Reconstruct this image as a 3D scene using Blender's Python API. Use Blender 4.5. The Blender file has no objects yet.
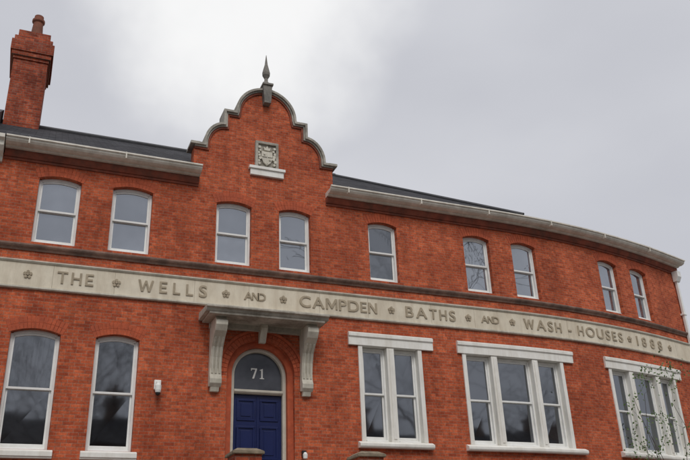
import bpy, bmesh, math, random
from mathutils import Vector, Matrix, Quaternion
random.seed(7)
K=1.15
S0=9.5; S1=15.5; KAP=math.radians(16.0)/(S1-S0)
scene=bpy.context.scene; COL=scene.collection
def W(s,o,z):
    if s<=S0: x,y,ph=s,0.0,0.0
    else:
        q=min(s,S1); ph=KAP*(q-S0); x=S0+math.sin(ph)/KAP; y=(1-math.cos(ph))/KAP
        if s>S1: x+=(s-S1)*math.cos(ph); y+=(s-S1)*math.sin(ph)
    return Vector((x+math.sin(ph)*o,y-math.cos(ph)*o,z))*K
def X(x,y,z): return Vector((x,y,z))*K

# ---------------------------------------------------------------- materials
def newmat(name):
    m=bpy.data.materials.new(name); m.use_nodes=True; nt=m.node_tree
    b=nt.nodes['Principled BSDF']; return m,nt,b
def mixc(nt,a,b,fac,mode='MIX'):
    n=nt.nodes.new('ShaderNodeMix'); n.data_type='RGBA'; n.blend_type=mode
    for i,v in ((6,a),(7,b)):
        if isinstance(v,tuple): n.inputs[i].default_value=(*v,1)
        else: nt.links.new(v,n.inputs[i])
    if isinstance(fac,(int,float)): n.inputs[0].default_value=fac
    else: nt.links.new(fac,n.inputs[0])
    return n.outputs[2]
def ramp(nt,src,p0,p1,c0=(0,0,0),c1=(1,1,1),ease=False):
    r=nt.nodes.new('ShaderNodeValToRGB'); e=r.color_ramp.elements
    e[0].position=p0; e[1].position=p1; e[0].color=(*c0,1); e[1].color=(*c1,1)
    if ease: r.color_ramp.interpolation='EASE'
    nt.links.new(src,r.inputs[0]); return r.outputs[0]
def noise_n(nt,vec,scale,detail=3,rough=.6,stretch=None):
    if stretch:
        mp=nt.nodes.new('ShaderNodeMapping'); mp.inputs['Scale'].default_value=stretch
        nt.links.new(vec,mp.inputs[0]); vec=mp.outputs[0]
    n=nt.nodes.new('ShaderNodeTexNoise'); n.inputs['Scale'].default_value=scale
    n.inputs['Detail'].default_value=detail; n.inputs['Roughness'].default_value=rough
    nt.links.new(vec,n.inputs['Vector']); return n.outputs[0]
def brick_mat(name,c1,c2,mortar,use_uv=True,bw=.225,rh=.075,stain=.55,rot=None,ms=.007,pale=.3,vary=.7):
    m,nt,b=newmat(name); tc=nt.nodes.new('ShaderNodeTexCoord')
    vec=tc.outputs['UV'] if use_uv else tc.outputs['Object']
    obj=tc.outputs['Object']
    if rot:
        mp=nt.nodes.new('ShaderNodeMapping'); mp.inputs['Rotation'].default_value=rot
        nt.links.new(vec,mp.inputs[0]); vec=mp.outputs[0]
    br=nt.nodes.new('ShaderNodeTexBrick'); nt.links.new(vec,br.inputs['Vector'])
    br.inputs['Scale'].default_value=1; br.inputs['Brick Width'].default_value=bw; br.inputs['Row Height'].default_value=rh
    br.inputs['Mortar Size'].default_value=ms; br.inputs['Mortar Smooth'].default_value=.2; br.inputs['Bias'].default_value=-.1
    br.inputs['Color1'].default_value=(*c1,1); br.inputs['Color2'].default_value=(*c2,1); br.inputs['Mortar'].default_value=(*mortar,1)
    br.offset=.5
    b2=nt.nodes.new('ShaderNodeTexBrick'); nt.links.new(vec,b2.inputs['Vector'])
    b2.inputs['Scale'].default_value=1; b2.inputs['Brick Width'].default_value=bw/2; b2.inputs['Row Height'].default_value=rh
    b2.inputs['Mortar Size'].default_value=.0; b2.inputs['Bias'].default_value=0
    b2.inputs['Color1'].default_value=(0,0,0,1); b2.inputs['Color2'].default_value=(1,1,1,1)
    dk=ramp(nt,b2.outputs['Color'],.0,1.0,(1.20,1.20,1.18),(.58,.55,.57))
    col=mixc(nt,br.outputs['Color'],dk,vary,'MULTIPLY')
    n1=noise_n(nt,obj,.6,4,.7); s1=ramp(nt,n1,.38,.62,(.66,.60,.60),(1.08,1.08,1.08))
    col=mixc(nt,col,s1,stain,'MULTIPLY')
    n2=noise_n(nt,obj,1.0,4,.6,(2.2,2.2,.3)); s2=ramp(nt,n2,.40,.56,(.55,.52,.53),(1,1,1))
    col=mixc(nt,col,s2,stain*.6,'MULTIPLY')
    n3=noise_n(nt,obj,21,3,.75); s3=ramp(nt,n3,.33,.67,(.68,.65,.64),(1.26,1.28,1.32))
    col=mixc(nt,col,s3,.8,'MULTIPLY')
    n4=noise_n(nt,obj,3.3,5,.75); s4=ramp(nt,n4,.56,.78,(0,0,0),(pale,)*3)
    col=mixc(nt,col,(.50,.31,.24),s4)
    nt.links.new(col,b.inputs['Base Color']); b.inputs['Roughness'].default_value=.9; b.inputs['Specular IOR Level'].default_value=.2
    bp=nt.nodes.new('ShaderNodeBump'); bp.inputs['Strength'].default_value=.6; bp.inputs['Distance'].default_value=.01; bp.invert=True
    nt.links.new(br.outputs['Fac'],bp.inputs['Height']); nt.links.new(bp.outputs[0],b.inputs['Normal'])
    return m
def plain(name,c,rough=.7,var=.25,scale=3,dirt=None,dirtamt=.5,streak=False,metal=0,bump=.0,spec=.4):
    m,nt,b=newmat(name); tc=nt.nodes.new('ShaderNodeTexCoord'); obj=tc.outputs['Object']
    n=noise_n(nt,obj,scale,4,.65); lo=tuple(x*(1-var) for x in c); hi=tuple(min(1,x*(1+var*.6)) for x in c)
    col=ramp(nt,n,.3,.7,lo,hi)
    if dirt:
        n2=noise_n(nt,obj,2.2,5,.7,(1.6,1.6,.35) if streak else None); f=ramp(nt,n2,.42,.68,(0,0,0),(dirtamt,)*3)
        col=mixc(nt,col,dirt,f)
    nt.links.new(col,b.inputs['Base Color']); b.inputs['Roughness'].default_value=rough; b.inputs['Metallic'].default_value=metal; b.inputs['Specular IOR Level'].default_value=spec
    if bump:
        n3=noise_n(nt,obj,25,4,.6); bp=nt.nodes.new('ShaderNodeBump'); bp.inputs['Strength'].default_value=bump; bp.inputs['Distance'].default_value=.01
        nt.links.new(n3,bp.inputs['Height']); nt.links.new(bp.outputs[0],b.inputs['Normal'])
    return m
M={}
M['brick']=brick_mat('red_brick',(.64,.148,.060),(.47,.092,.040),(.45,.235,.155),bw=.205,rh=.068,ms=.0055,pale=.17,stain=.65,vary=.6)
M['brick2']=brick_mat('chimney_brick',(.46,.105,.048),(.30,.060,.032),(.32,.18,.13),use_uv=False,rot=(math.radians(90),0,0),stain=.8)
M['arch']=plain('rubbed_brick',(.52,.11,.046),.88,.3,7,(.30,.07,.038),.7)
M['mould']=plain('moulded_brick',(.30,.08,.045),.88,.4,4,(.10,.06,.045),.7)
M['string']=plain('string_moulding',(.27,.17,.13),.88,.35,5,(.08,.06,.05),.8)
M['stone']=plain('weathered_stone',(.68,.64,.54),.85,.15,5,(.28,.25,.19),.5,True,bump=.2)
M['band']=plain('band_stone',(.74,.67,.535),.88,.10,3,(.46,.37,.26),.5,True,bump=.15)
M['letter']=plain('letter_stone',(.43,.36,.26),.88,.25,8,(.27,.22,.15),.5)
M['joint']=plain('stone_joint_mortar',(.40,.34,.26),.9,.2,8)
M['coping']=plain('grey_coping_stone',(.45,.42,.36),.85,.3,5,(.13,.12,.10),.8,bump=.3)
M['piercap']=plain('brown_pier_cap',(.30,.24,.17),.9,.35,9,(.10,.085,.06),.8,bump=.5)
M['finial']=plain('dark_finial_stone',(.26,.24,.21),.85,.3,5,(.08,.075,.07),.8,bump=.3)
M['canopy']=plain('canopy_stone',(.50,.46,.39),.85,.25,4,(.15,.13,.10),.8,bump=.3)
M['paint']=plain('white_surround',(.86,.845,.79),.6,.06,4,(.52,.46,.36),.4,True)
M['sash']=plain('white_sash_paint',(.86,.86,.83),.45,.05,6,(.58,.55,.49),.3)
M['gutter']=plain('pale_gutter',(.80,.76,.67),.6,.14,5,(.36,.32,.25),.5,False)
M['slate']=brick_mat('roof_slate',(.06,.06,.065),(.035,.037,.043),(.012,.012,.013),use_uv=False,bw=.3,rh=.2,stain=.5,pale=.03)
M['lead']=plain('roof_lead',(.07,.07,.075),.6,.3,4)
M['blue']=plain('navy_gloss_paint',(.011,.019,.088),.3,.15,3)
M['cream']=plain('cream_paint',(.60,.56,.47),.5,.1,5,(.3,.26,.2),.3)
M['brass']=plain('brass',(.5,.35,.12),.3,.1,5,metal=1)
M['white']=plain('white_plastic',(.84,.84,.80),.5,.05,5)
M['black']=plain('black_metal',(.02,.02,.02),.4,.1,5)
M['pot']=plain('terracotta',(.24,.08,.045),.8,.3,5,(.05,.04,.03),.6)
M['bark']=plain('bark',(.07,.055,.045),.9,.4,8)
M['leaf']=plain('leaf',(.085,.14,.035),.6,.5,9)
M['asphalt']=plain('asphalt',(.05,.05,.052),.85,.3,6,bump=.4)
M['paving']=brick_mat('paving',(.30,.29,.26),(.24,.23,.21),(.10,.10,.09),use_uv=False,bw=.6,rh=.45,stain=.4,pale=.05)
M['grass']=plain('grass',(.05,.08,.025),.9,.5,3,bump=.5)
M['opp']=brick_mat('brown_brick',(.22,.13,.08),(.16,.09,.06),(.2,.17,.13),use_uv=False,rot=(math.radians(90),0,0),pale=.1)
def glass(name,base,gloss,scale=1.1,tint=(.88,.93,1),rough=.02,bump=.14):
    m,nt,b=newmat(name); nt.nodes.remove(b); out=nt.nodes['Material Output']
    tc=nt.nodes.new('ShaderNodeTexCoord'); oi=nt.nodes.new('ShaderNodeObjectInfo')
    d=nt.nodes.new('ShaderNodeBsdfDiffuse'); g=nt.nodes.new('ShaderNodeBsdfGlossy'); g.inputs['Roughness'].default_value=rough
    g.inputs['Color'].default_value=(*tint,1)
    n=noise_n(nt,tc.outputs['Object'],1.3,3,.6); c=ramp(nt,n,.35,.65,tuple(x*.4 for x in base),base)
    c=mixc(nt,c,ramp(nt,oi.outputs['Random'],0,1,(.35,.35,.35),(1.4,1.4,1.4)),1.0,'MULTIPLY'); nt.links.new(c,d.inputs['Color'])
    mx=nt.nodes.new('ShaderNodeMixShader')
    fr=nt.nodes.new('ShaderNodeFresnel'); fr.inputs[0].default_value=1.5
    ad=nt.nodes.new('ShaderNodeMath'); ad.operation='ADD'; ad.use_clamp=True; ad.inputs[1].default_value=gloss; nt.links.new(fr.outputs[0],ad.inputs[0])
    nt.links.new(ad.outputs[0],mx.inputs[0])
    nt.links.new(d.outputs[0],mx.inputs[1]); nt.links.new(g.outputs[0],mx.inputs[2]); nt.links.new(mx.outputs[0],out.inputs[0])
    n3=noise_n(nt,tc.outputs['Object'],scale,2,.4); bp=nt.nodes.new('ShaderNodeBump'); bp.inputs['Strength'].default_value=bump; bp.inputs['Distance'].default_value=.03
    nt.links.new(n3,bp.inputs['Height']); nt.links.new(bp.outputs[0],g.inputs['Normal'])
    return m
M['glass_up']=glass('upper_glass',(.12,.132,.15),.28)
M['glass_low']=glass('lower_glass',(.018,.018,.02),.18,rough=.045,bump=.10)
M['glass_fan']=glass('fanlight_glass',(.12,.125,.145),.0,rough=.3,bump=0)

# ---------------------------------------------------------------- mesh builder
class B:
    def __init__(s): s.v=[];s.f=[];s.uv=[]
    def face(s,pts,uv=None):
        i=len(s.v); s.v+=list(pts); s.f.append(tuple(range(i,i+len(pts)))); s.uv.append(uv)
    def sweep(s,prof,a,b):
        n=1 if b<=S0 else max(1,math.ceil((b-a)/.25)); i0=len(s.v); L=len(prof)
        for k in range(n+1):
            u=a+(b-a)*k/n
            for (o,z) in prof: s.v.append(W(u,o,z))
        for k in range(n):
            for j in range(L):
                p=i0+k*L+j;q=i0+k*L+(j+1)%L
                s.f.append((p,q,q+L,p+L)); s.uv.append(None)
        s.f.append(tuple(i0+j for j in range(L))[::-1]); s.f.append(tuple(i0+n*L+j for j in range(L))); s.uv+=[None,None]
    def box(s,a,b,o0,o1,z0,z1): s.sweep([(o0,z0),(o1,z0),(o1,z1),(o0,z1)],a,b)
    def prism(s,poly,o0,o1):
        i0=len(s.v);L=len(poly)
        for o in (o0,o1):
            for (u,z) in poly: s.v.append(W(u,o,z))
        for j in range(L):
            k=(j+1)%L; s.f.append((i0+j,i0+k,i0+L+k,i0+L+j)); s.uv.append(None)
        s.f.append(tuple(range(i0,i0+L))[::-1]); s.f.append(tuple(range(i0+L,i0+2*L))); s.uv+=[None,None]
    def strip(s,a,b,n,ft,fb,o0,o1):
        for k in range(n):
            u=a+(b-a)*k/n; w=a+(b-a)*(k+1)/n
            s.prism([(u,fb(u)),(w,fb(w)),(w,ft(w)),(u,ft(u))],o0,o1)
    def wbox(s,x0,x1,y0,y1,z0,z1,t=0):
        i=len(s.v)
        for z,e in ((z0,0),(z1,t)):
            for x,y in ((x0+e,y0+e),(x1-e,y0+e),(x1-e,y1-e),(x0+e,y1-e)): s.v.append(X(x,y,z))
        for f in ((0,3,2,1),(4,5,6,7),(0,1,5,4),(1,2,6,5),(2,3,7,6),(3,0,4,7)):
            s.f.append(tuple(i+q for q in f)); s.uv.append(None)
    def lathe(s,cx,cy,prof,n=16):
        i=len(s.v)
        for r,z in prof:
            for k in range(n):
                a=2*math.pi*k/n; s.v.append(X(cx+r*math.cos(a),cy+r*math.sin(a),z))
        for j in range(len(prof)-1):
            for k in range(n):
                q=(k+1)%n; s.f.append((i+j*n+k,i+j*n+q,i+(j+1)*n+q,i+(j+1)*n+k)); s.uv.append(None)
        s.f.append(tuple(i+k for k in range(n))[::-1]); s.f.append(tuple(i+(len(prof)-1)*n+k for k in range(n))); s.uv+=[None,None]
    def tube(s,p,q,r0,r1,n=6):
        p=Vector(p);q=Vector(q);d=(q-p)
        if d.length<1e-6: return
        d.normalize(); a=d.orthogonal().normalized(); b=d.cross(a); i=len(s.v)
        for c,r in ((p,r0),(q,r1)):
            for k in range(n):
                t=2*math.pi*k/n; s.v.append(c+a*(r*math.cos(t))+b*(r*math.sin(t)))
        for k in range(n):
            m=(k+1)%n; s.f.append((i+k,i+m,i+n+m,i+n+k)); s.uv.append(None)
    def make(s,name,mat,parent=None,bevel=0,recalc=True,weld=True,label=None):
        me=bpy.data.meshes.new(name); me.from_pydata([tuple(v) for v in s.v],[],s.f)
        if any(u for u in s.uv):
            ul=me.uv_layers.new(name='UVMap'); li=0
            for f,u in zip(s.f,s.uv):
                for k in range(len(f)):
                    if u: ul.data[li].uv=u[k]
                    li+=1
        if weld or recalc:
            bm=bmesh.new(); bm.from_mesh(me)
            if weld: bmesh.ops.remove_doubles(bm,verts=bm.verts,dist=.0004)
            if recalc: bmesh.ops.recalc_face_normals(bm,faces=bm.faces)
            bm.to_mesh(me); bm.free()
        ob=bpy.data.objects.new(name,me); COL.objects.link(ob); me.materials.append(M[mat] if isinstance(mat,str) else mat)
        if parent: ob.parent=parent
        if bevel:
            mod=ob.modifiers.new('bevel','BEVEL'); mod.width=bevel; mod.segments=2; mod.limit_method='ANGLE'
        if label: ob['label']=label
        return ob
def empty(name,loc,label,cat,group=None):
    e=bpy.data.objects.new(name,None); COL.objects.link(e); e['label']=label; e['category']=cat
    e.empty_display_size=.5
    e['base']=list(loc)
    if group: e['group']=group
    return e

bld=empty('bath_house',(5,0,1.25),'two-storey red brick Victorian building with curved gable and inscribed band','building')
def camber(a,b,zs,r):
    c=(a+b)/2;h=(b-a)/2
    return lambda u: zs+r*max(0,1-((u-c)/h)**2)
# ---------------------------------------------------------------- layout (facade units)
UP=[(-.18,.58),(1.16,1.92),(3.19,3.92),(4.51,5.20),(6.53,7.22),(8.90,9.59),(10.20,10.89),(12.94,13.62),(14.16,14.84)]
GR=[(-.29,.52),(1.11,1.87)]
ZU0,ZU1,RU=5.90,7.21,.07
ZG0,ZG1,RG=2.24,4.21,.08
DC,DZ,DR=4.15,3.73,.66
TR=3.43
GRP=[(6.18,7.57,[(6.25,6.79),(6.95,7.50)],5.95,7.86,6.08,7.68),
     (8.58,11.18,[(8.65,9.27),(9.42,10.33),(10.48,11.11)],8.45,11.50,8.45,11.46),
     (12.64,15.14,[(12.71,13.31),(13.46,14.32),(14.47,15.07)],12.52,15.42,12.55,15.35)]
END=16.35; LEFT=-1.7; TOP=7.62; BOT=1.2
ops=[]
for a,b in UP: ops.append((a,b,ZU0,camber(a,b,ZU1,RU)))
for a,b in GR: ops.append((a,b,ZG0,camber(a,b,ZG1,RG)))
for g in GRP: ops.append((g[0],g[1],2.46,lambda u:4.50))
darch=lambda u,R=DR: DZ+math.sqrt(max(0,R*R-(u-DC)**2))
ops.append((DC-DR,DC+DR,1.38,darch))
GC=4.21
G1,G2,G3=1.53,1.30,.89
prof=[(G1,TOP),(G1,8.46),(G2,8.46)]
for k in range(1,11):
    t=k/10*math.pi/2; prof.append((G3+(G2-G3)*math.cos(t),8.52+.52*math.sin(t)))
prof+=[(G3,9.38),(.65,9.38)]
for k in range(0,15):
    t=k/14*math.pi/2; prof.append((.63*math.cos(t),9.46+.64*math.sin(t)))
def gtop(d):
    d=abs(d)
    if d>=G1: return TOP
    if d>=G2: return 8.46
    if d>=G3: return 8.52+.52*math.sqrt(max(0,1-((d-G3)/(G2-G3))**2))
    if d>=.63: return 9.38
    return 9.46+.64/.63*math.sqrt(max(0,.63**2-d*d))
br=set([LEFT,END])
x=LEFT
while x<END: br.add(round(x,3)); x+=.25
for a,b,z0,f in ops:
    n=16 if z0<1.5 else 8
    if b-a>1.3 and z0>1.5: n=1
    for k in range(n+1):
        if z0<1.5: br.add(DC-DR*math.cos(math.pi*k/n))
        else: br.add(a+(b-a)*k/n)
for d,z in prof: br.add(GC-d); br.add(GC+d)
br=sorted(br); bb=[br[0]]
for q in br[1:]:
    if q-bb[-1]>1e-4: bb.append(q)
w=B()
def uvq(us,zs): return [(u*K,z*K) for u,z in zip(us,zs)]
for a,b in zip(bb,bb[1:]):
    mid=(a+b)/2; e=1e-5
    ta,tb=gtop(a+e-GC),gtop(b-e-GC)
    segs=[]; cur=(BOT,BOT)
    for oa,ob_,z0,f in sorted([o for o in ops if o[0]-1e-6<mid<o[1]+1e-6],key=lambda o:o[2]):
        segs.append((cur,(z0,z0))); cur=(f(a),f(b))
    segs.append((cur,(ta,tb)))
    for (l0,l1),(h0,h1) in segs:
        if h0-l0<1e-5 and h1-l1<1e-5: continue
        w.face([W(a,0,l0),W(b,0,l1),W(b,0,h1),W(a,0,h0)],uvq((a,b,b,a),(l0,l1,h1,h0)))
    if ta>TOP+.01:
        w.face([W(b,-.3,7.3),W(a,-.3,7.3),W(a,-.3,ta),W(b,-.3,tb)],uvq((b,a,a,b),(7.3,7.3,ta,tb)))
for d in (-G1,G1):
    w.face([W(GC+d,0,7.3),W(GC+d,-.3,7.3),W(GC+d,-.3,8.46),W(GC+d,0,8.46)],[(0,8.4),(.35,8.4),(.35,9.7),(0,9.7)])
RD=.30
for a,b,z0,f in ops:
    n=16 if z0<1.5 else 8
    for u in (a,b):
        zt=f(u)
        w.face([W(u,0,z0),W(u,-RD,z0),W(u,-RD,zt),W(u,0,zt)],[(0,z0*K),(RD*K,z0*K),(RD*K,zt*K),(0,zt*K)])
    for k in range(n):
        if z0<1.5: u,v=DC-DR*math.cos(math.pi*k/n),DC-DR*math.cos(math.pi*(k+1)/n)
        else: u,v=a+(b-a)*k/n,a+(b-a)*(k+1)/n
        w.face([W(u,0,f(u)),W(v,0,f(v)),W(v,-RD,f(v)),W(u,-RD,f(u))],[(u*K,0),(v*K,0),(v*K,RD*K),(u*K,RD*K)])
    w.face([W(a,0,z0),W(b,0,z0),W(b,-RD,z0),W(a,-RD,z0)],[(a*K,0),(b*K,0),(b*K,RD*K),(a*K,RD*K)])
w.make('wall','brick',bld,recalc=False,weld=False)
e1=W(END,0,0)/K
r=B()
BY=7.8
ring_=[(LEFT,0),(LEFT,BY),(e1.x-1.2,BY+.4),(e1.x,e1.y)]
acc=0
for (x0,y0),(x1,y1) in zip(ring_,ring_[1:]):
    l=math.hypot(x1-x0,y1-y0)
    r.face([X(x0,y0,BOT),X(x1,y1,BOT),X(x1,y1,TOP+.1),X(x0,y0,TOP+.1)],[(acc*K,BOT*K),((acc+l)*K,BOT*K),((acc+l)*K,TOP*K),(acc*K,TOP*K)]); acc+=l
r.make('rear_wall','brick',bld,recalc=False,weld=False)
# ---------------------------------------------------------------- roof
RZ=lambda y: 7.86+.65*(y+.28)
rf=B(); yr=3.62; xa,xb=GC-G1+.03,GC+G1-.03; yc=.28
def P3(x,y): return X(x,y,RZ(y))
rf.face([P3(LEFT,-.28),P3(xa,-.28),P3(xa,yc),P3(LEFT,yc)])
rf.face([P3(xb,-.28),P3(10.55,-.28),P3(10.09,yc),P3(xb,yc)])
rf.face([P3(LEFT,yc),P3(10.09,yc),P3(7.3,yr),P3(LEFT,yr)])
rf.face([P3(LEFT,yr),P3(7.3,yr),X(10.55,BY-.2,7.86),X(LEFT,BY-.2,7.86)])
rf.face([X(10.55,-.28,7.86),X(10.55,BY-.2,7.86),P3(7.3,yr)])
rf.face([X(LEFT,-.28,7.86),P3(LEFT,yr),X(LEFT,BY-.2,7.86)])
rf.make('roof','slate',bld,recalc=False)
fr=B()
pts=[W(10.0+(END-10.0)*k/24,.2,7.80) for k in range(25)]+[X(e1.x-1.2,BY+.4,7.8),X(10.0,BY+.4,7.8)]
fr.face(pts); fr.make('flat_roof','lead',bld,recalc=False)
cr=B()
for sg in (-1,1):
    cr.face([X(GC,.3,9.2),X(GC+sg*1.5,.3,8.25),X(GC+sg*1.5,.35,8.25),X(GC,1.9,9.2)])
cr.face([X(GC-1.5,.3,7.9),X(GC+1.5,.3,7.9),X(GC+1.5,.3,8.25),X(GC,.3,9.2),X(GC-1.5,.3,8.25)])
cr.make('gable_roof','slate',bld,recalc=False)
rt=B(); rt.tube(X(LEFT,yr,RZ(yr)+.02),X(7.3,yr,RZ(yr)+.02),.07,.07,8); rt.tube(X(7.3,yr,RZ(yr)+.02),X(10.5,-.25,7.9),.05,.05,8)
rt.make('ridge_tiles','lead',bld)
pu=B()
x0,x1=LEFT,-1.22
i=[X(x0,-.1,7.7),X(x1,-.1,7.7),X(x1,-.1,8.25),X(x0,-.1,8.25)]
j=[X(x0,yr,RZ(yr)-.3),X(x1,yr,RZ(yr)-.3),X(x1,yr,RZ(yr)+.35),X(x0,yr,RZ(yr)+.35)]
pu.face(i);pu.face(j[::-1])
for k in range(4): pu.face([i[k],j[k],j[(k+1)%4],i[(k+1)%4]])
pu.make('party_wall_coping','lead',bld)
# ---------------------------------------------------------------- chimney
c=B(); c.wbox(-1.17,-.40,3.0,4.1,9.0,11.85)
c.wbox(-1.19,-.38,2.97,4.13,11.85,11.93); c.wbox(-1.23,-.34,2.93,4.17,11.93,12.05); c.wbox(-1.27,-.30,2.9,4.2,12.05,12.36)
c.wbox(-1.22,-.35,2.94,4.16,12.36,12.5); c.wbox(-1.15,-.42,3.0,4.1,12.5,12.72)
chim=c.make('chimney','brick2',bld,bevel=.01)
for yy in (3.25,3.85):
    p=B(); p.lathe(-.76,yy,[(.15,12.7),(.13,12.95),(.115,13.16),(.15,13.20),(.15,13.26),(.11,13.30),(.11,13.38)]); p.make('chimney_pot','pot',chim)
# ---------------------------------------------------------------- gable coping
def coping(t0,t1,o0,o1):
    full=[(GC-d,z) for d,z in prof]+[(GC+d,z) for d,z in prof[::-1][1:]]
    full=full[1:-1]
    n=len(full); outs=[];ins=[]
    for i in range(n):
        a=Vector(full[max(0,i-1)]);b_=Vector(full[i]);c_=Vector(full[min(n-1,i+1)])
        d1=(b_-a);d2=(c_-b_)
        if d1.length<1e-6:d1=d2
        if d2.length<1e-6:d2=d1
        d1.normalize();d2.normalize()
        n1=Vector((-d1.y,d1.x));n2=Vector((-d2.y,d2.x)); m=(n1+n2)
        if m.length<.1:m=n1
        m.normalize(); k=1/max(.55,m.dot(n1))
        outs.append(b_+m*t1*k); ins.append(b_+m*t0*k)
    cb=B()
    for i in range(n-1):
        cb.prism([tuple(ins[i]),tuple(ins[i+1]),tuple(outs[i+1]),tuple(outs[i])],o0,o1)
    return cb
cb=coping(.0,.052,-.36,.09)
for sg in (-1,1):
    a=GC+sg*G1; cb.box(min(a-sg*.1,a+sg*.09),max(a-sg*.1,a+sg*.09),-.365,.095,8.458,8.515)
gco=cb.make('gable_coping','coping',bld)
cb=coping(-.035,-.002,-.02,.055); cb.make('gable_moulding','coping',gco)
cb=coping(-.075,-.037,-.02,.03); cb.make('gable_moulding','mould',bld)
f=B(); f.prism([(GC-.075,9.74),(GC+.075,9.74),(GC+.10,10.20),(GC-.10,10.20)],.0,.16)
f.box(GC-.12,GC+.12,-.18,.19,10.20,10.25); f.lathe(GC,-.01,[(.10,10.25),(.09,10.32),(.045,10.38),(.04,10.46),(.085,10.55),(.09,10.61),(.07,10.70),(.035,10.85),(.018,11.0),(.005,11.12)],12)
f.make('finial','finial',gco,bevel=.01)
# crest
cp=B(); cp.box(3.97,4.48,-.02,.03,8.17,8.79)
for (a,b,c0,d0) in ((3.97,4.48,8.73,8.79),(3.97,4.03,8.17,8.73),(4.42,4.48,8.17,8.73)): cp.box(a,b,.03,.075,c0,d0)
crest=cp.make('crest_panel','canopy',bld,bevel=.006)
sh=B(); cx=4.225
poly=[(cx-.12,8.55),(cx-.12,8.38),(cx-.08,8.28),(cx,8.22),(cx+.08,8.28),(cx+.12,8.38),(cx+.12,8.55)]
sh.prism(poly,.03,.07); sh.box(cx-.01,cx+.01,.07,.085,8.25,8.54); sh.box(cx-.11,cx+.11,.07,.085,8.41,8.43)
sh.box(cx-.08,cx-.04,.07,.09,8.46,8.51); sh.box(cx+.04,cx+.08,.07,.09,8.33,8.38); sh.prism([(cx-.06,8.57),(cx+.06,8.57),(cx+.08,8.66),(cx+.03,8.62),(cx,8.69),(cx-.03,8.62),(cx-.08,8.66)],.03,.08)
for sg in (-1,1):
    for k in range(7):
        zz=8.25+k*.065; rr=.03+.012*random.random(); xx=cx+sg*(.165+.02*math.sin(k*2.1))
        sh.prism([(xx+rr*math.cos(t*math.pi/3),zz+rr*math.sin(t*math.pi/3)) for t in range(6)],.03,.06+.02*random.random())
sh.make('carved_shield','stone',crest,bevel=.006)
cs=B(); cs.box(3.84,4.63,-.02,.09,8.10,8.165); cs.box(3.87,4.60,-.02,.06,7.96,8.10); cs.make('crest_sill','paint',crest,bevel=.006)
# ---------------------------------------------------------------- eaves
def eaves(a,b):
    m=B(); m.box(a,b,-.05,.025,7.50,7.55); m.sweep([(-.05,7.55),(.05,7.55),(.09,7.62),(.09,7.68),(-.05,7.68)],a,b)
    m.make('eaves_moulding','mould',bld)
    g=B(); g.sweep([(-.05,7.68),(.15,7.68),(.17,7.705),(.24,7.705),(.30,7.725),(.335,7.76),(.34,7.795),(.37,7.80),(.37,7.83),(.33,7.83),(.28,7.79),(.0,7.79),(-.05,7.79)],a,b)
    u=a+.4
    while u<b-.1:
        g.box(u-.012,u+.012,.24,.374,7.70,7.834); u+=1.75
    return g.make('gutter','gutter',bld)
eaves(-.84,2.80); eaves(5.56,END+.05)
h=B(); h.sweep([(.0,7.40),(.06,7.40),(.10,7.48),(.22,7.54),(.30,7.62),(.31,7.70),(.38,7.74),(.38,7.82),(.0,7.82)],-1.15,-.86); h.make('eaves_bracket','gutter',bld,bevel=.01)
h=B(); h.box(-1.12,-1.02,.03,.13,1.25,7.38); h.make('downpipe','gutter',bld,bevel=.01)
h=B(); h.sweep([(.02,7.25),(.12,7.25),(.19,7.38),(.19,7.54),(.02,7.54)],END-.18,END-.0)
h.box(END-.13,END-.05,.03,.10,1.25,7.25)
for zz in (2.4,4.3,6.3): h.box(END-.16,END-.02,.0,.115,zz,zz+.05)
h.make('downpipe','white',bld,bevel=.01)
# ---------------------------------------------------------------- string course and band
m=B(); m.sweep([(-.03,5.71),(.025,5.71),(.04,5.74),(.07,5.765),(.085,5.79),(.085,5.815),(.02,5.85),(-.03,5.85)],LEFT,END+.02)
m.make('string_course','string',bld)
m=B(); m.box(LEFT,END+.01,-.03,.035,5.03,5.47)
band=m.make('inscription_band','band',bld)
m=B(); m.sweep([(-.03,5.47),(.05,5.47),(.07,5.495),(.07,5.515),(-.03,5.525)],LEFT,END+.012); m.sweep([(-.03,4.985),(.04,4.985),(.055,5.0),(.055,5.028),(-.03,5.03)],LEFT,END+.012)
m.make('band_moulding','stone',band)
for k in range(14):
    u=-1.2+k*1.27+(.2 if k%2 else 0)
    if u<END-.1:
        m=B(); m.box(u-.003,u+.003,.034,.0362,5.03,5.47); m.make('stone_joint','joint',band)
def glyph(ch,off):
    cu=bpy.data.curves.new('g','FONT'); cu.body=ch; cu.size=1; cu.extrude=.5; cu.offset=off; cu.resolution_u=5
    ob=bpy.data.objects.new('g',cu); COL.objects.link(ob); dg=bpy.context.evaluated_depsgraph_get(); dg.update()
    me=bpy.data.meshes.new_from_object(ob.evaluated_get(dg))
    vs=[v.co.copy() for v in me.vertices]; fs=[tuple(p.vertices) for p in me.polygons]
    bpy.data.objects.remove(ob); bpy.data.curves.remove(cu); bpy.data.meshes.remove(me)
    return vs,fs
cache={}
def G(ch,off=0.0):
    if (ch,off) not in cache:
        vs,fs=glyph(ch,off); x0=min(v.x for v in vs); x1=max(v.x for v in vs); y0=min(v.y for v in vs); y1=max(v.y for v in vs)
        cache[(ch,off)]=(vs,fs,x0,x1,y0,y1)
    return cache[(ch,off)]
Hh=G('H')[5]-G('H')[4]; base=G('H')[4]
S_=.17
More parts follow.
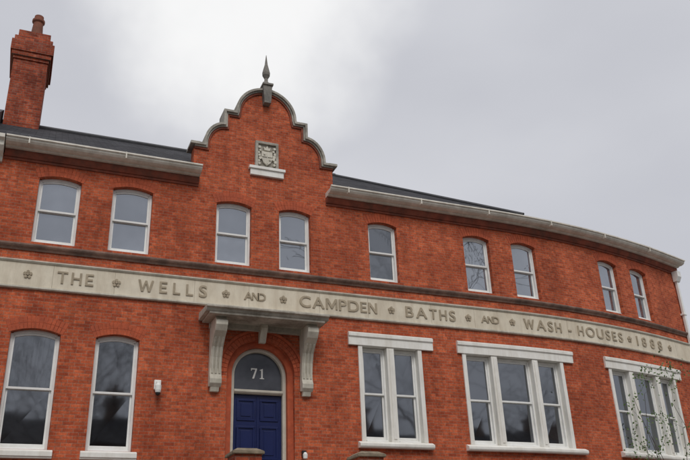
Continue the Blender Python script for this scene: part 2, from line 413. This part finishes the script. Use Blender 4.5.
CUS={'M':([(0,0),(0,1),(.22,1),(.55,.38),(.88,1),(1.10,1),(1.10,0),(1.10-S_,0),(1.10-S_,.66),(.61,.08),(.49,.08),(S_,.66),(S_,0)],1.10),
 'N':([(0,0),(0,1),(.20,1),(.88-S_,.29),(.88-S_,1),(.88,1),(.88,0),(.68,0),(S_,.71),(S_,0)],.88),
 'H':([(0,0),(0,1),(S_,1),(S_,.58),(.80-S_,.58),(.80-S_,1),(.80,1),(.80,0),(.80-S_,0),(.80-S_,.43),(S_,.43),(S_,0)],.80),
 'E':([(0,0),(0,1),(.62,1),(.62,.85),(S_,.85),(S_,.58),(.56,.58),(.56,.43),(S_,.43),(S_,.15),(.64,.15),(.64,0)],.64),
 'L':([(0,0),(0,1),(S_,1),(S_,.15),(.60,.15),(.60,0)],.60),
 'T':([(.315,0),(.315,.85),(0,.85),(0,1),(.80,1),(.80,.85),(.485,.85),(.485,0)],.80),
 'W':([(.26,0),(0,1),(.18,1),(.36,.28),(.55,.95),(.71,.95),(.90,.28),(1.08,1),(1.26,1),(1.0,0),(.82,0),(.63,.66),(.44,0)],1.26),
 # slender serifed door numerals
 '7':([(.12,0),(.30,0),(.58,.88),(.58,1),(.0,1),(.0,.76),(.05,.76),(.10,.88),(.42,.88)],.58),
 '1':([(.0,0),(.0,.06),(.14,.09),(.14,.83),(.0,.80),(.0,.86),(.30,1),(.30,.09),(.44,.06),(.44,0)],.44)}
def word(mb,txt,a,b,z0,h,o0,o1,wx=1.0,off=.014,cus=True):
    sc=h/Hh
    use=lambda c_: c_ in CUS and (cus or c_ not in '17') and not (c_=='1' and len(txt)==4)
    def wid(c_):
        if use(c_): return CUS[c_][1]*h
        g=G(c_,off); return (g[3]-g[2])*sc*wx
    ws=[wid(c_) for c_ in txt]
    gap=(b-a-sum(ws))/max(1,len(txt)-1); u=a
    for c_,wd in zip(txt,ws):
        if use(c_):
            mb.prism([(u+px*h,z0+pz*h) for px,pz in CUS[c_][0]],o0,o1)
        else:
            vs,fs,x0,x1,y0,y1=G(c_,off); i=len(mb.v)
            for v in vs:
                o=o0 if v.z<0 else o1
                mb.v.append(W(u+(v.x-x0)*sc*wx,o,z0+(v.y-base)*sc))
            for q in fs: mb.f.append(tuple(i+t for t in q)); mb.uv.append(None)
        u+=wd+gap
LH=.225; LZ=5.14
for t,a,b,h in (('THE',.34,.97,LH),('WELLS',1.76,3.05,LH),('AND',3.78,4.22,.15),('CAMPDEN',4.92,6.62,LH),('BATHS',7.28,8.48,LH),('AND',9.12,9.58,.15),('WASH',10.24,11.30,LH),('-',11.50,11.60,LH),('HOUSES',11.80,13.30,LH),('1888',13.82,14.85,LH)):
    lt=B(); word(lt,t,a,b,LZ+(LH-h)/2,h,.03,.052,1.12); lt.make('lettering','letter',band,recalc=False,weld=False)
for cx in (-.15,1.37,3.42,4.58,6.95,8.80,9.93,13.55,15.2):
    o_=B()
    for k in range(5):
        t=math.pi/2+k*2*math.pi/5; px,pz=cx+.05*math.cos(t),5.25+.05*math.sin(t)
        o_.prism([(px+.03*math.cos(q*math.pi/3+t),pz+.03*math.sin(q*math.pi/3+t)) for q in range(6)],.03,.055)
    o_.prism([(cx+.022*math.cos(q*math.pi/4),5.25+.022*math.sin(q*math.pi/4)) for q in range(8)],.03,.07)
    o_.make('flower_ornament','letter',band)
# ---------------------------------------------------------------- windows
def window(a,b,z0,zs,rise,gl,sill=None,D0=-.10,fw=.042):
    a+=.002;b-=.002
    ft=camber(a,b,zs-.002,rise) if rise else (lambda u:zs-.002)
    n=8 if rise else 1
    fm=B()
    fm.box(a,a+fw,D0-.1,D0,z0,ft(a)); fm.box(b-fw,b,D0-.1,D0,z0,ft(b))
    fm.strip(a+fw,b-fw,n,ft,lambda u:ft(u)-.05,D0-.098,D0-.001)
    fm.sweep([(D0-.1,z0),(D0+.055,z0),(D0+.055,z0+.03),(D0-.003,z0+.05),(D0-.1,z0+.05)],a+fw,b-fw)
    zm=(z0+zs+rise)/2-.01+random.choice((0,0,-.012,.0)); sw=.034
    A,Bb=a+fw,b-fw; t2=lambda u:ft(u)-.05
    o0,o1=D0-.055,D0-.022
    fm.box(A,A+sw,o0,o1,zm,t2(A)); fm.box(Bb-sw,Bb,o0,o1,zm,t2(Bb)); fm.strip(A+sw,Bb-sw,n,t2,lambda u:t2(u)-.042,o0,o1-.001); fm.box(A+sw,Bb-sw,o0,o1+.002,zm-.002,zm+.036)
    p0,p1=D0-.095,D0-.060
    fm.box(A,A+sw,p0,p1,z0+.05,zm+.03); fm.box(Bb-sw,Bb,p0,p1,z0+.05,zm+.03); fm.box(A+sw,Bb-sw,p0,p1-.001,z0+.05,z0+.12); fm.box(A+sw,Bb-sw,p0,p1-.002,zm-.01,zm+.032)
    fo=fm.make('window','sash',bld,bevel=.004)
    j=lambda:random.uniform(-.005,.005)
    u0,u1=A+sw-.005,Bb-sw+.005
    q=[j() for _ in range(4)]
    gb=B()
    for k in range(n):
        u=u0+(u1-u0)*k/n; v=u0+(u1-u0)*(k+1)/n
        gb.face([W(u,D0-.04+q[0]*(1-k/n)+q[1]*k/n,zm+.03),W(v,D0-.04+q[0]*(1-(k+1)/n)+q[1]*(k+1)/n,zm+.03),W(v,D0-.04,t2(v)-.035),W(u,D0-.04,t2(u)-.035)])
    gb.make('upper_glass',gl,fo,recalc=False)
    gb=B()
    gb.face([W(u0,D0-.078+q[2],z0+.11),W(u1,D0-.078+q[3],z0+.11),W(u1,D0-.078,zm),W(u0,D0-.078,zm)])
    gb.make('lower_glass',gl,fo,recalc=False)
    if sill:
        sb=B(); sb.sweep([(-.25,sill[0]),(.09,sill[0]),(.09,sill[0]+.02),(.11,sill[0]+.03),(.11,sill[1]-.03),(.05,sill[1]-.002),(-.25,sill[1]-.002)],a-.08,b+.08)
        sb.make('sill','paint',fo,bevel=.008)
    return fo
def arch(a,b,zs,rise,h,o=.008,n=None):
    hw=(b-a)/2;c_=(a+b)/2; R=(hw*hw+rise*rise)/(2*rise); zc=zs+rise-R; ph=math.asin(hw/R)
    ex=.03/R; ph+=ex
    n=n or int(2*ph*(R+h/2)/.066)|1
    m=B()
    for k in range(n):
        t0=-ph+2*ph*(k+.07)/n; t1=-ph+2*ph*(k+.93)/n
        for (ra,rb) in ((R,R+h*.49),(R+h*.51,R+h)):
            m.prism([(c_+ra*math.sin(t0),zc+ra*math.cos(t0)),(c_+ra*math.sin(t1),zc+ra*math.cos(t1)),(c_+rb*math.sin(t1),zc+rb*math.cos(t1)),(c_+rb*math.sin(t0),zc+rb*math.cos(t0))],-.06 if abs((k+.5)/n-.5)<.46 else .0005,o+random.uniform(-.002,.002))
    return m.make('brick_arch','arch',bld)
for a,b in UP:
    window(a,b,ZU0,ZU1,RU,'glass_low' if abs(a-6.53)<.01 else 'glass_up'); arch(a,b,ZU1,RU,.20,.006)
for a,b in GR:
    window(a,b,ZG0,ZG1,RG,'glass_low',sill=(2.10,ZG0)); arch(a,b,ZG1,RG,.22,.006)
for (a,b,lights,l0,l1,s0_,s1_) in GRP:
    m=B()
    m.sweep([(-.25,4.44),(.05,4.44),(.05,4.60),(.075,4.62),(.075,4.69),(.04,4.71),(-.25,4.71)],l0,l1)
    m.sweep([(-.25,2.42),(.10,2.42),(.12,2.45),(.12,2.50),(.03,2.545),(-.25,2.545)],s0_,s1_)
    edges=[a]+[q for l in lights for q in l]+[b]
    for k in range(0,len(edges),2):
        u,v=edges[k],edges[k+1]; m.box(u-.001 if k else u-.02,v if k<len(edges)-2 else v+.02,-.24,.03,2.546,4.438)
        if v-u>.12: m.box(u+.045,v-.045,.028,.045,2.60,4.40)
    m.make('window_surround','paint',bld,bevel=.008)
    for (u,v) in lights: window(u,v,2.548,4.436,0,'glass_low')
# ---------------------------------------------------------------- door
m=B()
def ring(mb,r0,r1,o0,o1,n=24,zc=DZ):
    for k in range(n):
        t0=math.pi*k/n;t1=math.pi*(k+1)/n
        mb.prism([(DC+r0*math.cos(t0),zc+r0*math.sin(t0)),(DC+r1*math.cos(t0),zc+r1*math.sin(t0)),(DC+r1*math.cos(t1),zc+r1*math.sin(t1)),(DC+r0*math.cos(t1),zc+r0*math.sin(t1))],o0,o1)
ring(m,.545,.659,-.3,-.09)
for sg in (-1,1):
    a,b=sorted((DC+sg*.545,DC+sg*.659)); m.box(a,b,-.3,-.09,1.38,DZ)
m.make('inner_brick_arch','arch',bld)
m=B()
n=27
for rr0,rr1,oo in ((.664,.73,.010),(.737,.80,.012),(.81,.86,.035)):
    for k in range(n):
        t0=math.pi*(k+.06)/n;t1=math.pi*(k+.94)/n
        if rr0>.8: t0=math.pi*k/n; t1=math.pi*(k+1)/n
        m.prism([(DC+rr0*math.cos(t0),DZ+rr0*math.sin(t0)),(DC+rr1*math.cos(t0),DZ+rr1*math.sin(t0)),(DC+rr1*math.cos(t1),DZ+rr1*math.sin(t1)),(DC+rr0*math.cos(t1),DZ+rr0*math.sin(t1))],-.05,oo)
m.make('brick_arch','arch',bld)
m=B(); ring(m,.475,.543,-.29,-.17)
for sg in (-1,1):
    a,b=sorted((DC+sg*.475,DC+sg*.543)); m.box(a,b,-.29,-.17,1.38,DZ)
m.sweep([(-.29,TR-.04),(-.17,TR-.04),(-.14,TR-.01),(-.14,TR+.02),(-.17,TR+.04),(-.29,TR+.04)],DC-.475,DC+.475)
m.make('door_frame','cream',bld,bevel=.005)
m=B(); m.box(DC-.473,DC+.473,-.30,-.24,1.40,TR-.042)
for (x0,x1) in ((-.40,-.05),(.05,.40)):
    for (z0,z1) in ((1.60,2.10),(2.20,2.80),(2.90,3.30)):
        a,b=DC+x0,DC+x1
        for (p,q,r_,t_) in ((a,b,z0,z0+.035),(a,b,z1-.035,z1),(a,a+.035,z0+.035,z1-.035),(b-.035,b,z0+.035,z1-.035)): m.box(p,q,-.245,-.222,r_,t_)
        m.box(a+.08,b-.08,-.245,-.228,z0+.08,z1-.08)
m.box(DC-.012,DC+.012,-.245,-.225,1.42,TR-.06)
door=m.make('door','blue',bld,bevel=.006)
m=B(); m.lathe(DC+.1,.2,[(.01,2.3),(.03,2.31),(.03,2.34),(.01,2.36)],12); m.make('handle','brass',door)
m=B()
fz=lambda q: DZ+math.sqrt(max(0,.475**2-(q-DC)**2))
poly=[(DC-.475,TR+.04),(DC+.475,TR+.04)]+[(DC+.475*math.cos(math.pi*k/20),DZ+.475*math.sin(math.pi*k/20)) for k in range(21)]
m.face([W(u,-.25,z) for u,z in poly])
fan=m.make('fanlight','glass_fan',bld,recalc=False)
m=B(); word(m,'71',DC-.13,DC+.13,3.70,.20,-.249,-.238); m.make('house_number','white',fan,recalc=False,weld=False)
m=B(); m.wbox(DC-.75,DC+.75,-.45,.3,1.24,1.38); m.wbox(DC-.95,DC+.95,-.8,-.45,1.24,1.31); m.make('door_step','stone',bld,bevel=.01)
# canopy
m=B()
CL,CR=2.92,5.30
m.box(CL+.07,CR-.07,0,.62,4.64,4.68)
m.sweep([(0,4.681),(.62,4.681),(.64,4.70),(.65,4.73),(.70,4.745),(.70,4.78),(.0,4.83)],CL,CR)
m.box(CL+.2,CR-.2,.0,.10,4.54,4.64)
can=m.make('door_canopy','canopy',bld,bevel=.006)
for a in (3.14,4.92):
    m=B(); b=a+.22; D_=.06
    pr=[(0,3.38),(.10,3.36),(.15,3.42),(.16,3.50),(.12,3.58),(.11,3.70),(.14,3.9),(.20,4.08),(.32,4.22),(.45,4.32),(.52,4.42),(.52,4.50),(.45,4.55),(.45,4.578),(0,4.578)]
    m.sweep([(o,z+D_) for o,z in pr],a,b)
    m.sweep([(0.0,3.28+D_),(.07,3.28+D_),(.10,3.36+D_),(0.0,3.379+D_)],a+.03,b-.03)
    for q in (.03,.10,.17): m.sweep([(o,z+D_) for o,z in [(.10,3.60),(.13,3.60),(.16,3.9),(.22,4.08),(.34,4.22),(.33,4.26),(.12,4.0)]],a+q-.008,a+q+.03)
    m.make('bracket','stone',can,bevel=.008)
m=B(); m.sweep([(0,4.32),(.08,4.32),(.10,4.38),(.16,4.48),(.22,4.57),(.22,4.638),(0,4.638)],DC-.065,DC+.065); m.make('keystone','stone',can,bevel=.008)

# ---------------------------------------------------------------- small things
cam_e=empty('security_camera',(2.23,0,3.3),'small white dome security camera fixed to the brick wall','camera')
m=B(); m.box(2.17,2.29,0,.05,3.33,3.50); m.box(2.20,2.26,.05,.12,3.40,3.46); m.make('mount','white',cam_e,bevel=.01)
m=B(); m.lathe(2.23,-.12,[(.02,3.24),(.045,3.26),(.055,3.30),(.055,3.38),(.03,3.42)],14); m.make('housing','white',cam_e)
m=B(); m.lathe(2.23,-.12,[(.005,3.20),(.035,3.215),(.045,3.245),(.04,3.262)],14); m.make('dome','black',cam_e)
lm=empty('wall_lamp',(5.0,0,2.3),'small black and white wall lamp beside the blue door','lamp')
m=B(); m.box(4.93,5.01,0,.06,2.22,2.34); m.make('bracket','black',lm,bevel=.006)
m=B(); m.lathe(4.97,-.10,[(.02,2.18),(.04,2.19),(.045,2.26),(.02,2.30)],12); m.make('lamp_shade','white',lm)
def pier(cx,lab):
    e=empty('gate_pier',(cx,-2.6,-1.4),lab,'pier','piers at the entrance steps')
    m=B(); m.wbox(cx-.20,cx+.20,-2.86,-2.46,-1.4,1.80); m.make('shaft','brick2',e)
    m=B(); m.wbox(cx-.235,cx+.235,-2.90,-2.42,1.80,1.84); m.wbox(cx-.235,cx+.235,-2.90,-2.42,1.841,1.89,.09); m.make('cap','piercap',e,bevel=.012)
pier(3.12,'brick gate pier with weathered brown stone cap beside the steps'); pier(5.05,'brick gate pier with weathered brown stone cap beside the steps')
for (a,b) in ((-9,2.92),(5.25,30)):
    e=empty('retaining_wall',(a,-2.7,-1.4),'low red brick retaining wall with stone coping along the pavement','wall')
    m=B(); m.wbox(a,b,-2.85,-2.5,-1.42,1.42); m.make('wall','brick2',e)
    m=B(); m.wbox(a,b,-2.9,-2.45,1.42,1.5); m.make('coping','coping',e)
st=empty('entrance_steps',(4.07,-4,-1.4),'flight of worn stone steps up to the raised terrace','steps')
m=B(); ns=15
for k in range(ns): m.wbox(3.35,4.80,-6.6+k*.265,-2.45,-1.42,-1.4+(k+1)*2.65/ns)
m.make('stone_steps','stone',st,weld=False)
def sheet(name,mat,x0,x1,y0,y1,z):
    m=B(); m.face([X(x0,y0,z),X(x1,y0,z),X(x1,y1,z),X(x0,y1,z)]); o=m.make(name,mat,recalc=False); o['kind']='structure'; return o
sheet('ground','grass',-600,600,-600,-2.6,-1.42)
sheet('road','asphalt',-200,200,-17.5,-9,-1.412)
for nm,y0,y1 in (('pavement',-9,-2.6),('pavement',-20.5,-17.5)):
    m=B(); m.wbox(-200,200,y0,y1,-1.41,-1.30); o=m.make(nm,'paving'); o['kind']='structure'
sheet('terrace_ground','paving',-60,60,-2.6,12,1.25)
sheet('hillside_ground','grass',-600,600,12,600,1.245)
# ---------------------------------------------------------------- trees opposite
def tree(x,y,z,H,seed,label,depth=6):
    rnd=random.Random(seed)
    e=empty('bare_tree',(x,y,z),label,'tree','bare street trees')
    tr=B();cw=B()
    def rec(p,d,L,r,lv):
        q=p; segs=3; dd=d.copy()
        for i in range(segs):
            dd=(dd+Vector((rnd.gauss(0,.10),rnd.gauss(0,.10),rnd.gauss(.03,.06)))).normalized()
            q2=q+dd*(L/segs); r2=max(.014,r*.87)
            (tr if lv<3 else cw).tube(q,q2,r,r2,7 if lv<2 else (4 if lv<4 else 3)); q=q2; r=r2
            if lv>=1 and i<segs-1 and lv<depth and rnd.random()<.7:
                s_=dd.orthogonal().normalized(); s_.rotate(Quaternion(dd,rnd.uniform(0,6.28)))
                rec(q,(dd*.6+s_*.8).normalized(),L*.62,r*.5,lv+2)
        if lv<depth:
            nb=3 if lv<3 else 2
            ph=rnd.uniform(0,6.28)
            for i in range(nb):
                s_=dd.orthogonal().normalized(); s_.rotate(Quaternion(dd,ph+i*6.28/nb+rnd.uniform(-.4,.4)))
                rec(q,(dd*.85+s_*rnd.uniform(.35,.7)).normalized(),L*rnd.uniform(.66,.82),r*rnd.uniform(.58,.72),lv+1)
    rec(X(x,y,z),Vector((0,0,1)),H*K*.27,.26,0)
    tr.make('trunk','bark',e,weld=False,recalc=False); cw.make('crown','bark',e,weld=False,recalc=False)
for i,(x,y,H) in enumerate(((-3.5,-19,14.5),(3.5,-21,15.0),(10.5,-20,14),(19.5,-21,24),(28,-20,14))):
    tree(x,y,-1.35,H,11+i,'tall leafless street tree standing on the pavement')
# ---------------------------------------------------------------- opposite terrace
def house(x,lab):
    e=empty('terraced_house',(x,-24,-1.4),lab,'house','brown brick terraced houses across the road')
    m=B(); m.wbox(x,x+6.96,-33,-24,-1.4,6.6); m.make('wall','opp',e)
    m=B(); m.face([X(x-.01,-23.7,6.5),X(x+6.97,-23.7,6.5),X(x+6.97,-28.5,8.6),X(x-.01,-28.5,8.6)]); m.face([X(x,-33.3,6.5),X(x,-28.5,8.6),X(x+6.96,-28.5,8.6),X(x+6.96,-33.3,6.5)])
    m.face([X(x,-23.9,6.5),X(x,-28.5,8.6),X(x,-33.2,6.5)]); m.face([X(x+6.96,-23.9,6.5),X(x+6.96,-28.5,8.6),X(x+6.96,-33.2,6.5)])
    m.make('roof','slate',e,recalc=False)
    m=B(); m.wbox(x+6.2,x+6.95,-29.2,-27.8,6.8,9.4); m.wbox(x+6.12,x+7.0,-29.3,-27.7,9.4,9.6)
    for q in (-29,-28.5,-28): m.lathe(x+6.55,q,[(.15,9.6),(.12,10.0)],10)
    m.make('chimney','opp',e)
    for zz in (-.4,3.2):
        for xx in (.9,3.0,5.1):
            if zz<0 and xx==5.1:
                m=B(); m.wbox(x+xx,x+xx+.95,-24.05,-23.95,-1.4,.8); m.make('door','black',e); continue
            m=B(); a,b=x+xx,x+xx+1.0
            for (p,q,r_,t_) in ((a,b,zz,zz+.1),(a,b,zz+1.8,zz+1.9),(a,b,zz+.92,zz+.98),(a,a+.08,zz+.1,zz+1.8),(b-.08,b,zz+.1,zz+1.8)): m.wbox(p,q,-24.06,-23.94,r_,t_)
            wo=m.make('window','sash',e)
            m=B(); m.face([X(a,-23.98,zz+.05),X(b,-23.98,zz+.05),X(b,-23.98,zz+1.85),X(a,-23.98,zz+1.85)]); m.make('glass','glass_low',wo,recalc=False)
for i in range(-3,6): house(i*7-2,'brown brick two-storey terraced house with slate roof and white sashes')
# ---------------------------------------------------------------- shrub
e=empty('leafy_shrub',(13.2,-.5,1.25),'sparse green leafy shrub with thin twigs before the stone-framed windows','shrub')
tw=B();lf=B(); rnd=random.Random(9)
def twig(p,d,L,r,lv):
    q=p
    for i in range(4):
        d=(d+Vector((rnd.gauss(0,.14),rnd.gauss(0,.14),rnd.gauss(0,.08)))).normalized(); q2=q+d*L/4
        tw.tube(q,q2,r,r*.85,4); q=q2; r*=.85
        if lv>=1 or i>1:
            for _ in range(3):
                c_=q+Vector((rnd.gauss(0,.09),rnd.gauss(0,.09),rnd.gauss(0,.09))); u=Vector((rnd.gauss(0,1),rnd.gauss(0,.6),rnd.gauss(0,1))).normalized()*rnd.uniform(.055,.09); v=u.cross(Vector((rnd.gauss(0,.3),-1,rnd.gauss(.5,.3)))).normalized()*.025
                lf.face([c_,c_+u*.5+v,c_+u,c_+u*.5-v])
        if lv<2 and rnd.random()<.7:
            s_=d.orthogonal().normalized(); s_.rotate(Quaternion(d,rnd.uniform(0,6.28)))
            twig(q,(d*.6+s_*.8).normalized(),L*.40,r*.6,lv+1)
for k in range(6): twig(X(13.1+rnd.uniform(-.5,.7),-.5+rnd.uniform(-.15,.15),1.25),Vector((rnd.gauss(.0,.13),rnd.gauss(0,.08),1)).normalized(),rnd.uniform(1.9,2.9),.010,0)
tw.make('twigs','bark',e,weld=False,recalc=False); lf.make('leaves','leaf',e,weld=False,recalc=False)

for ob in list(bpy.data.objects):
    if ob.type=='EMPTY' and 'base' in ob:
        v=Vector(ob['base'])*K; ob.location=v; del ob['base']
        for ch in ob.children: ch.location=-v
# ---------------------------------------------------------------- camera
f,a,t,r_=781.7,23.159,24.627,2.355
a,t,r_=map(math.radians,(a,t,r_))
Fv=Vector((math.sin(a)*math.cos(t),math.cos(a)*math.cos(t),math.sin(t))); R0=Vector((math.cos(a),-math.sin(a),0)); U0=R0.cross(Fv)
R=R0*math.cos(r_)-U0*math.sin(r_); U=U0*math.cos(r_)+R0*math.sin(r_)
cd=bpy.data.cameras.new('camera'); co=bpy.data.objects.new('camera',cd); COL.objects.link(co)
mw=Matrix((R,U,-Fv)).transposed().to_4x4(); mw.translation=Vector((0,-14*K,0)); co.matrix_world=mw
cd.sensor_width=36; cd.lens=36*f/690; cd.clip_end=3000; cd.clip_start=.1
scene.camera=co
# ---------------------------------------------------------------- light
el,az=math.radians(50),math.radians(190)
sun=bpy.data.lights.new('sun','SUN'); sun.energy=1.5; sun.angle=math.radians(25); sun.color=(1,.97,.93)
so=bpy.data.objects.new('sun',sun); COL.objects.link(so)
sd=Vector((math.sin(az)*math.cos(el),math.cos(az)*math.cos(el),math.sin(el)))
so.rotation_euler=sd.to_track_quat('Z','Y').to_euler(); so.location=(0,-20,40)
wd=bpy.data.worlds.new('World'); scene.world=wd; wd.use_nodes=True; nt=wd.node_tree; bg=nt.nodes['Background']; out=nt.nodes['World Output']
sky=nt.nodes.new('ShaderNodeTexSky'); sky.sky_type='NISHITA'; sky.sun_disc=False; sky.sun_elevation=el; sky.sun_rotation=az
nt.links.new(sky.outputs[0],bg.inputs[0]); bg.inputs[1].default_value=.05
tc=nt.nodes.new('ShaderNodeTexCoord')
n1=noise_n(nt,tc.outputs['Generated'],2.6,4,.45,(1,1,2.2))
cl=ramp(nt,n1,.28,.72,(.585,.595,.645),(.67,.68,.725),True)
dt=nt.nodes.new('ShaderNodeVectorMath'); dt.operation='DOT_PRODUCT'; nt.links.new(tc.outputs['Generated'],dt.inputs[0]); dt.inputs[1].default_value=(.195,.722,.664)
n2=noise_n(nt,tc.outputs['Generated'],6,4,.6)
ad=nt.nodes.new('ShaderNodeMath'); ad.operation='MULTIPLY_ADD'; nt.links.new(n2,ad.inputs[0]); ad.inputs[1].default_value=.022; nt.links.new(dt.outputs['Value'],ad.inputs[2])
mr=nt.nodes.new('ShaderNodeMapRange'); nt.links.new(ad.outputs[0],mr.inputs[0]); mr.inputs[1].default_value=.986; mr.inputs[2].default_value=1.011
gl=ramp(nt,mr.outputs[0],0,1,ease=True)
col=mixc(nt,cl,(1.0,1.0,1.0),gl)
bg2=nt.nodes.new('ShaderNodeBackground'); nt.links.new(col,bg2.inputs[0]); bg2.inputs[1].default_value=.98
mx=nt.nodes.new('ShaderNodeMixShader'); mx.inputs[0].default_value=.95
nt.links.new(bg.outputs[0],mx.inputs[1]); nt.links.new(bg2.outputs[0],mx.inputs[2]); nt.links.new(mx.outputs[0],out.inputs[0])
scene.view_settings.view_transform='Standard'; scene.view_settings.look='None'; scene.view_settings.exposure=0
